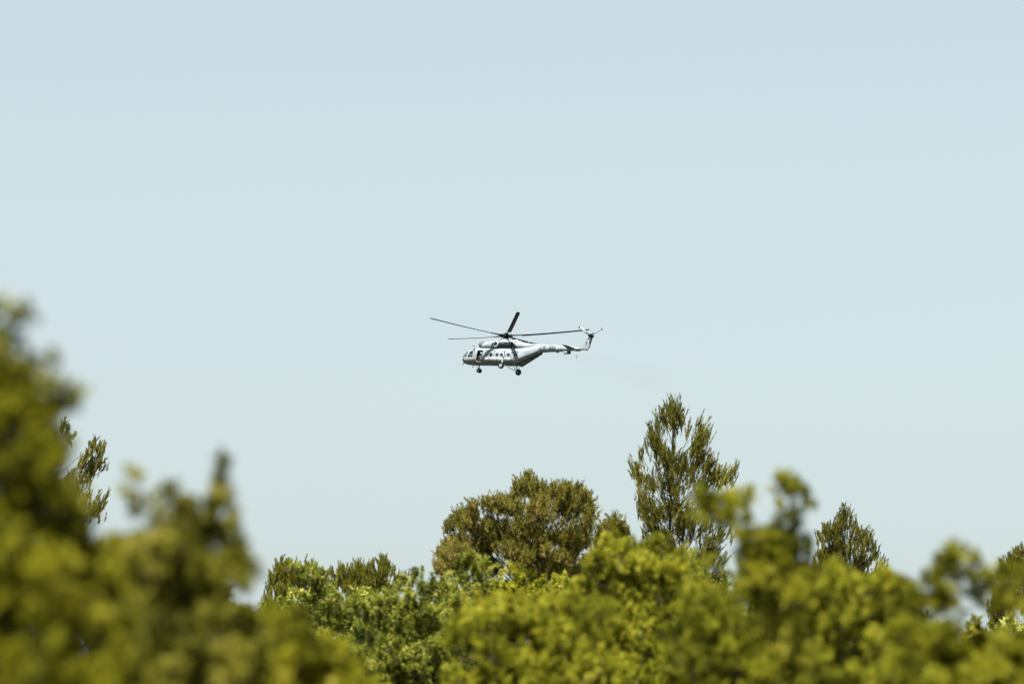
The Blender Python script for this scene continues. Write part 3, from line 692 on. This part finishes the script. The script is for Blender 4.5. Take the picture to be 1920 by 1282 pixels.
pine('small brownish pine squeezed between the broad brown pine and the tallest pine',
     [(1148, 975, 10, 12), (1160, 985, 9, 12), (1136, 990, 14, 12), (1158, 996, 14, 12), (1172, 1000, 10, 10), (1145, 1008, 24, 14), (1120, 1018, 14, 14), (1100, 1060, 16, 20), (1130, 1040, 25, 20), (1165, 1035, 20, 16)], 240., 1142, (1150, 962), PINE_B, dict(brown_st, shoot=.42), .12, 1.0)
mp = [(1583, 960, 7, 10), (1576, 977, 14, 14), (1598, 982, 10, 12), (1552, 996, 14, 12), (1536, 1010, 10, 10), (1569, 1002, 22, 18), (1603, 1008, 17, 16), (1623, 1004, 8, 12), (1627, 1026, 13, 14), (1644, 1039, 9, 9), (1587, 1035, 24, 22), (1559, 1035, 20, 20), (1616, 1052, 18, 16), (1597, 1074, 22, 14), (1659, 1066, 8, 10), (1640, 1073, 11, 9), (1570, 1066, 22, 16), (1540, 1055, 16, 20), (1590, 1095, 26, 16), (1560, 1095, 26, 16), (1625, 1095, 22, 14)]
pine('small pointed pine alone on the skyline right of the tallest pine', mp, 255., 1592, (1583, 950), PINE, dict(pine_st, shoot=.48, nl=.20, n=40), .16, 1.05)
pine('partly visible pine at the right edge of the photo with a thin side spire', [(1913, 1040, 10, 14), (1905, 1060, 14, 16), (1913, 1086, 16, 20), (1879, 1054, 4, 9), (1882, 1075, 10, 12), (1878, 1118, 16, 24), (1899, 1125, 22, 26), (1866, 1148, 14, 18), (1880, 1170, 20, 18), (1940, 1040, 20, 24), (1950, 1085, 30, 30), (1940, 1130, 30, 30), (1990, 1100, 30, 34), (1960, 1010, 14, 20)], 230., 1925, (1945, 1000), PINE, dict(pine_st, shoot=.45, n=45), .2, 1.0)
pine('pine half hidden behind the blurred tree on the left, ragged branches poking out', [(117, 793, 5, 9), (119, 806, 9, 9), (133, 824, 9, 11), (171, 836, 5, 13), (166, 852, 9, 9), (182, 841, 6, 12), (193, 844, 5, 13), (185, 862, 12, 10), (193, 878, 9, 6), (172, 880, 16, 10), (155, 868, 12, 12), (200, 930, 4, 7), (193, 942, 7, 6), (181, 957, 8, 7), (187, 974, 8, 5), (150, 900, 22, 26), (160, 945, 12, 20), (90, 850, 22, 30), (60, 900, 40, 40), (110, 930, 40, 35), (100, 1000, 50, 40)], 250., 80, (85, 800), PINE, dict(pine_st, shoot=.42, nl=.2, n=26), .2, 1.0, depth=.35)
pine('low bushy pine at the left end of the far scrub with a grey-brown flank', [(528, 1055, 9, 10), (513, 1082, 9, 10), (508, 1102, 9, 12), (548, 1066, 12, 11), (526, 1082, 16, 16), (578, 1064, 12, 11), (556, 1085, 20, 18), (596, 1078, 12, 10), (502, 1128, 12, 10), (540, 1112, 26, 20), (585, 1105, 26, 20), (520, 1140, 24, 16), (610, 1100, 14, 12)], 190., 550, (530, 1050), PINE_G, dict(pine_st, shoot=.30, nl=.16, nw=.022, n=34, tw=.012), .12, 1.1)
pine('low spiky pine in the far scrub with two upright leaders on its right side', [(628, 1076, 13, 10), (651, 1073, 14, 10), (671, 1066, 11, 12), (691, 1070, 14, 13), (713, 1057, 6, 15), (725, 1060, 6, 14), (720, 1076, 14, 15), (744, 1085, 8, 9), (760, 1082, 4, 8), (686, 1090, 22, 14), (645, 1093, 24, 14), (714, 1100, 20, 14), (672, 1110, 26, 14), (700, 1125, 30, 15)], 200., 685, (715, 1045), PINE_G, dict(pine_st, shoot=.30, nl=.16, nw=.020, spread=.40, n=44, tw=.012, lean=(.02, 0, 0)), .12, 1.1)

# ---- junipers
def jun_style(d, puff=13., sprigs=13, leaves=6, n=1.25, ll=8.5, lw=3.2, tw=1.3):
    s = d/F; return dict(kind='juniper', puff=puff*s, sprigs=sprigs, leaves=leaves, n=n, ll=ll*s, lw=lw*s*1.45, tw=tw*s*.5, twig=2)
def juniper(label, lobes, d, px, top, leafm, st, r0, name='juniper_shrub', gain=1., group=None, bk=bark, cat='shrub'):
    return make_tree(name, label, cat, ground_pt(px, d*1.014), at(top[0], top[1], d*1.014), lobes, st, leafm, bk, r0, group, gain)

g_mid = 'junipers in the middle distance'
d = 115.
juniper('dark green juniper tuft in front of the low bushy pine', px_lobes([(555, 1068, 9), (566, 1084, 12), (584, 1086, 13), (575, 1104, 15), (600, 1100, 13), (604, 1124, 17), (628, 1120, 15), (590, 1136, 18), (624, 1150, 20), (600, 1170, 24), (640, 1180, 24), (610, 1210, 26), (640, 1240, 28), (620, 1280, 28)], d), d, 605, (570, 1075), JUN_G, jun_style(d, 9, 24, 7, 1.15, 4.2, 1.6), .05, group=g_mid)
d = 100.
g2 = [(782, 1088, 12), (765, 1107, 18), (736, 1115, 14), (800, 1102, 15), (811, 1121, 18), (755, 1131, 20), (720, 1132, 15), (789, 1152, 20), (672, 1146, 16), (654, 1150, 12), (693, 1144, 16), (720, 1156, 20), (748, 1168, 22), (703, 1172, 18), (779, 1180, 22), (800, 1186, 20), (718, 1192, 16), (762, 1204, 22), (789, 1214, 22), (722, 1222, 18), (700, 1226, 16), (655, 1232, 14), (740, 1242, 20), (772, 1240, 22), (796, 1238, 20), (727, 1268, 20), (765, 1272, 22), (795, 1275, 24), (700, 1265, 18), (680, 1200, 14), (740, 1305, 26), (785, 1310, 26), (820, 1160, 20), (825, 1200, 22), (830, 1250, 24), (660, 1280, 20)]
juniper('bright lumpy juniper with crisp tufts filling the low centre-left between the blurred bushes', px_lobes(g2, d, .8)+fill([(690, 1170), (760, 1130), (830, 1130)], 26, d+.8, 0, 1, 1330)+fill([(660, 1215), (720, 1200), (800, 1190), (850, 1200)], 21, d-.4, 0, 1, 1340), d, 762, (775, 1110), JUN_G, jun_style(d, 9.5, 24, 7, 1.2, 4.4, 1.6), .05, group=g_mid)
juniper('round bright green juniper knob standing against the left foot of the broad brown pine', px_lobes([(886, 1062, 18), (868, 1068, 14), (903, 1068, 14), (886, 1082, 20), (863, 1090, 12), (909, 1088, 13), (888, 1104, 18), (880, 1125, 22), (905, 1125, 20)], d+6), d+6, 886, (886, 1066), JUN_G, jun_style(d+6, 9, 24, 7, 1.25, 4.2, 1.6), .045, group=g_mid)
juniper('low juniper linking the lumpy bright juniper to the round knob', px_lobes([(838, 1102, 16), (826, 1116, 18), (850, 1120, 18), (840, 1140, 22), (815, 1110, 12), (860, 1145, 22), (845, 1175, 26), (870, 1200, 26)], d+3), d+3, 840, (838, 1104), JUN_G, jun_style(d+3, 9.5, 22, 7, 1.2, 4.4, 1.6), .045, group=g_mid)
d = 120.
juniper('yellowish green low bush in front of the broad brown pine', px_lobes([(937, 1104, 16), (961, 1086, 16), (980, 1096, 18), (930, 1122, 20), (1009, 1110, 18), (1036, 1098, 14), (1060, 1102, 14), (1050, 1120, 20), (990, 1125, 22), (960, 1120, 22), (1020, 1140, 24), (1080, 1120, 18), (950, 1150, 26), (985, 1165, 26)], d), d, 985, (965, 1090), JUN, jun_style(d, 9, 22, 7, 1.2, 4.4, 1.7), .045, group=g_mid)
d = 70.
juniper('dark little juniper tip poking up through the right-hand gap of the blurred bushes', px_lobes([(1829, 1170, 6, 8), (1830, 1182, 9), (1822, 1192, 12), (1840, 1196, 12), (1815, 1215, 20), (1845, 1220, 20), (1780, 1215, 16), (1830, 1245, 25), (1790, 1260, 25), (1850, 1270, 25)], d), d, 1825, (1829, 1165), JUN_D, jun_style(d, 7, 12, 6, 1.3, 5, 2), .08, group=g_mid)

g_near = 'blurred junipers in the foreground'
d = 52.
K_ol = [(1090, 1290), (1096, 1090), (1108, 1045), (1130, 1016), (1160, 1016), (1180, 1030), (1212, 1024), (1240, 1012), (1252, 1035), (1285, 1042), (1300, 1065), (1315, 1120), (1325, 1290)]
juniper('bright yellow-green bush with a flat lumpy top below the tallest pine', px_lobes([(1130, 1032, 16), (1158, 1034, 16), (1185, 1044, 15), (1215, 1040, 15), (1240, 1028, 11), (1250, 1045, 14), (1280, 1058, 14), (1115, 1060, 16)], d)+fill(K_ol, 24, d, .8, 2), d, 1205, (1180, 1050), JUN, jun_style(d, 12, 22, 7, 1.15, 5.2, 1.9), .07, group=g_near)
d = 38.
juniper('mid green blurred bush at the bottom centre left of the yellow-green bush', fill([(835, 1290), (850, 1205), (870, 1160), (905, 1130), (950, 1116), (1000, 1124), (1060, 1112), (1105, 1110), (1130, 1150), (1140, 1290)], 27, d, .8, 2), d, 970, (960, 1150), JUN, jun_style(d, 13, 18, 7, 1.1, 6.2, 2.3), .06, group=g_near)
d = 32.
juniper('pale green blurred bush right of centre with broad flat pads', fill([(1265, 1290), (1285, 1110), (1330, 1062), (1370, 1052), (1410, 1062), (1450, 1075), (1500, 1062), (1535, 1085), (1560, 1150), (1570, 1290)], 29, d, .8, 2), d, 1420, (1410, 1090), JUN, jun_style(d, 14, 16, 7, 1.1, 7.2, 2.6), .06, group=g_near)
d = 24.
Lo = [(1320, 948, 17), (1350, 954, 20), (1380, 948, 18), (1402, 940, 11), (1345, 982, 21), (1383, 975, 17), (1312, 970, 13), (1478, 925, 19), (1464, 918, 13), (1498, 934, 14), (1512, 962, 12), (1478, 955, 10), (1470, 985, 14), (1395, 1006, 16), (1430, 1026, 20), (1468, 1014, 20), (1460, 1042, 24), (1490, 1060, 22), (1430, 1060, 22), (1500, 1030, 14), (1405, 1045, 18), (1470, 1085, 28), (1430, 1095, 28), (1500, 1095, 24), (1450, 1130, 30), (1490, 1135, 28), (1480, 1180, 30), (1440, 1180, 28), (1460, 1230, 30), (1500, 1250, 30), (1450, 1280, 30)]
juniper('tall blurred juniper with two knobbed heads and a sky gap, overlapping the tallest pine', px_lobes([(l[0], l[1], l[2]*1.22, (l[3] if len(l) > 3 else l[2])*1.15) for l in Lo], d, .35), d, 1462, (1450, 1000), JUN, jun_style(d, 11, 13, 6, 1.35, 8.5, 3.2), .016, group=g_near)
d = 30.
juniper('blurred green bush below the small pointed pine', fill([(1520, 1290), (1530, 1090), (1560, 1068), (1600, 1074), (1640, 1080), (1680, 1074), (1705, 1090), (1725, 1180), (1740, 1290)], 27, d, .8, 2), d, 1620, (1620, 1130), JUN, jun_style(d, 13, 16, 7, 1.1, 7.0, 2.6), .05, group=g_near)
d = 22.
No = [(1800, 1050, 18), (1775, 1062, 16), (1824, 1062, 12), (1748, 1086, 14), (1782, 1088, 18), (1806, 1082, 14), (1732, 1104, 12), (1862, 1090, 14), (1890, 1086, 14), (1844, 1104, 12), (1760, 1114, 16), (1700, 1100, 11), (1790, 1118, 12), (1915, 1100, 16), (1838, 1124, 13), (1862, 1140, 15), (1885, 1150, 16), (1720, 1130, 14), (1750, 1140, 18), (1780, 1150, 18), (1710, 1150, 16), (1870, 1120, 10)]
juniper('blurred juniper at lower right with an arching knobbed head and thin sky gaps', px_lobes([(l[0], l[1], l[2]*1.22, (l[3] if len(l) > 3 else l[2])*1.15) for l in No], d, .35)+fill([(1665, 1290), (1680, 1175), (1710, 1150), (1770, 1150), (1800, 1180), (1815, 1205), (1850, 1205), (1900, 1190), (1990, 1150), (2010, 1290)], 28, d, .5, 2), d, 1790, (1770, 1100), JUN, jun_style(d, 12, 13, 6, 1.3, 9, 3.5), .016, group=g_near)
d = 19.
juniper('low strongly blurred olive bush at the bottom left of centre', fill([(425, 1290), (440, 1172), (490, 1152), (540, 1142), (575, 1155), (610, 1200), (645, 1250), (680, 1300)], 30, d, .6, 2), d, 550, (540, 1170), JUN_D, jun_style(d, 13, 10, 6, 1.1, 10, 4), .03, group=g_near)
d = 16.
Bo = [(418, 882, 9, 14), (419, 905, 12, 16), (412, 935, 17), (424, 958, 18), (388, 958, 14), (312, 930, 14), (338, 946, 13), (300, 955, 17), (352, 962, 18), (440, 996, 14), (400, 985, 20), (246, 905, 9, 14), (248, 940, 9, 10), (246, 970, 12)]
juniper('strongly blurred olive shrub with a thin spire, right of the big blurred tree', px_lobes([(l[0], l[1], l[2]*1.22, (l[3] if len(l) > 3 else l[2])*1.15) for l in Bo], d, .35)+fill([(180, 1290), (195, 1020), (250, 995), (310, 962), (380, 968), (436, 992), (448, 1020), (436, 1080), (446, 1110), (488, 1150), (500, 1290)], 28, d, .5, 2), d, 350, (400, 960), JUN_O, jun_style(d, 12, 11, 6, 1.1, 9.5, 3.8), .03, group=g_near)
d = 13.
Ao = [(12, 588, 17), (42, 596, 14), (20, 622, 18), (22, 658, 18), (56, 690, 16), (110, 686, 9), (78, 722, 20), (30, 722, 26), (114, 742, 17), (122, 772, 16), (88, 782, 24), (-20, 640, 24), (-30, 600, 20), (45, 760, 24), (136, 756, 8)]
juniper('large strongly blurred dark juniper filling the left edge of the photo', px_lobes([(l[0], l[1], l[2]*1.22, (l[3] if len(l) > 3 else l[2])*1.15) for l in Ao], d, .35)+fill([(-110, 1290), (-100, 640), (0, 660), (60, 720), (110, 790), (118, 830), (130, 880), (148, 950), (185, 1000), (225, 1060), (240, 1290)], 30, d, .4, 2), d, 30, (20, 640), JUN_D, jun_style(d, 13, 10, 6, 1.0, 10, 4.0), .045, name='juniper_tree', group=g_near, cat='tree')
# faint exhaust smoke drifting back from the engines
e0 = np.array(HW @ Vector((-3.0, 0, 3.6))); e1 = at(1265, 722, HD+6); ax_ = e1-e0; Lx = float(np.linalg.norm(ax_))
sm = bpy.data.materials.new('thin_smoke'); sm.use_nodes = True; n = sm.node_tree; n.nodes.remove(n.nodes['Principled BSDF'])
pv = n.nodes.new('ShaderNodeVolumePrincipled'); pv.inputs['Color'].default_value = (.12, .12, .13, 1); pv.inputs['Density'].default_value = .008
n.links.new(pv.outputs[0], n.nodes['Material Output'].inputs['Volume'])
nr = 16; V = []; Fc = []
for i in range(nr+1):
    t = i/nr; rr = .25+2.0*t*(1+.25*math.sin(t*17))*math.sqrt(max(0, 1-t**6))
    for k in range(16): V.append((Lx*t, rr*(1+.12*math.sin(k*2.1+t*9))*math.cos(k*PI/8), rr*math.sin(k*PI/8)))
for i in range(nr):
    for k in range(16): Fc.append((i*16+k, i*16+(k+1) % 16, (i+1)*16+(k+1) % 16, (i+1)*16+k))
Fc += [tuple(range(16)), tuple(nr*16+k for k in range(16))]
smoke = quadmesh('exhaust_smoke', V, Fc, None, sm); smoke.location = Vector(e0); smoke.rotation_euler = Vector(ax_).to_track_quat('X', 'Z').to_euler()
tag(smoke, 'very faint brown-grey exhaust trail drifting back and down behind the helicopter', kind='stuff')

g_back = 'scrub behind the blurred bushes'
juniper('shadowy olive shrub seen through the gaps of the blurred bushes at lower left', fill([(-120, 1300), (-100, 900), (60, 950), (150, 1020), (260, 1060), (380, 1070), (430, 1120), (520, 1190), (640, 1240), (700, 1300)], 30, 34., .3, 1, 1330), 34., 250, (200, 1020), JUN_D, jun_style(34., 15, 7, 5, .9, 12, 5), .06, group=g_back)
for (lab, ol, d, px) in (
    ('far dark green scrub behind the bright lumpy juniper at the low centre left', [(480, 1300), (500, 1150), (560, 1110), (640, 1115), (700, 1105), (770, 1110), (820, 1120), (880, 1110), (900, 1300)], 150., 690),
    ('far dark green scrub under the broad brown pine', [(860, 1300), (880, 1105), (960, 1110), (1040, 1108), (1110, 1075), (1150, 1060), (1170, 1300)], 160., 1020),
    ('far dark green scrub at the foot of the tallest pine', [(1140, 1300), (1160, 1075), (1250, 1070), (1330, 1080), (1400, 1100), (1420, 1300)], 165., 1290),
    ('far dark green scrub between the tallest pine and the small pointed pine', [(1390, 1300), (1410, 1100), (1500, 1105), (1560, 1100), (1640, 1105), (1680, 1130), (1700, 1300)], 150., 1540),
    ('far dark green scrub at the lower right edge behind the arching juniper', [(1670, 1300), (1690, 1150), (1760, 1170), (1800, 1200), (1850, 1190), (1900, 1165), (1990, 1150), (2000, 1300)], 145., 1820)):
    juniper(lab, fill(ol, 28, d, .3, 1, 1330), d, px, (px, 1160), JUN_G, jun_style(d, 12, 8, 5, .9, 9, 3.8), .12, group=g_back)
print('QUADS', sum(len(o.data.polygons) for o in SC.objects if o.type == 'MESH'))
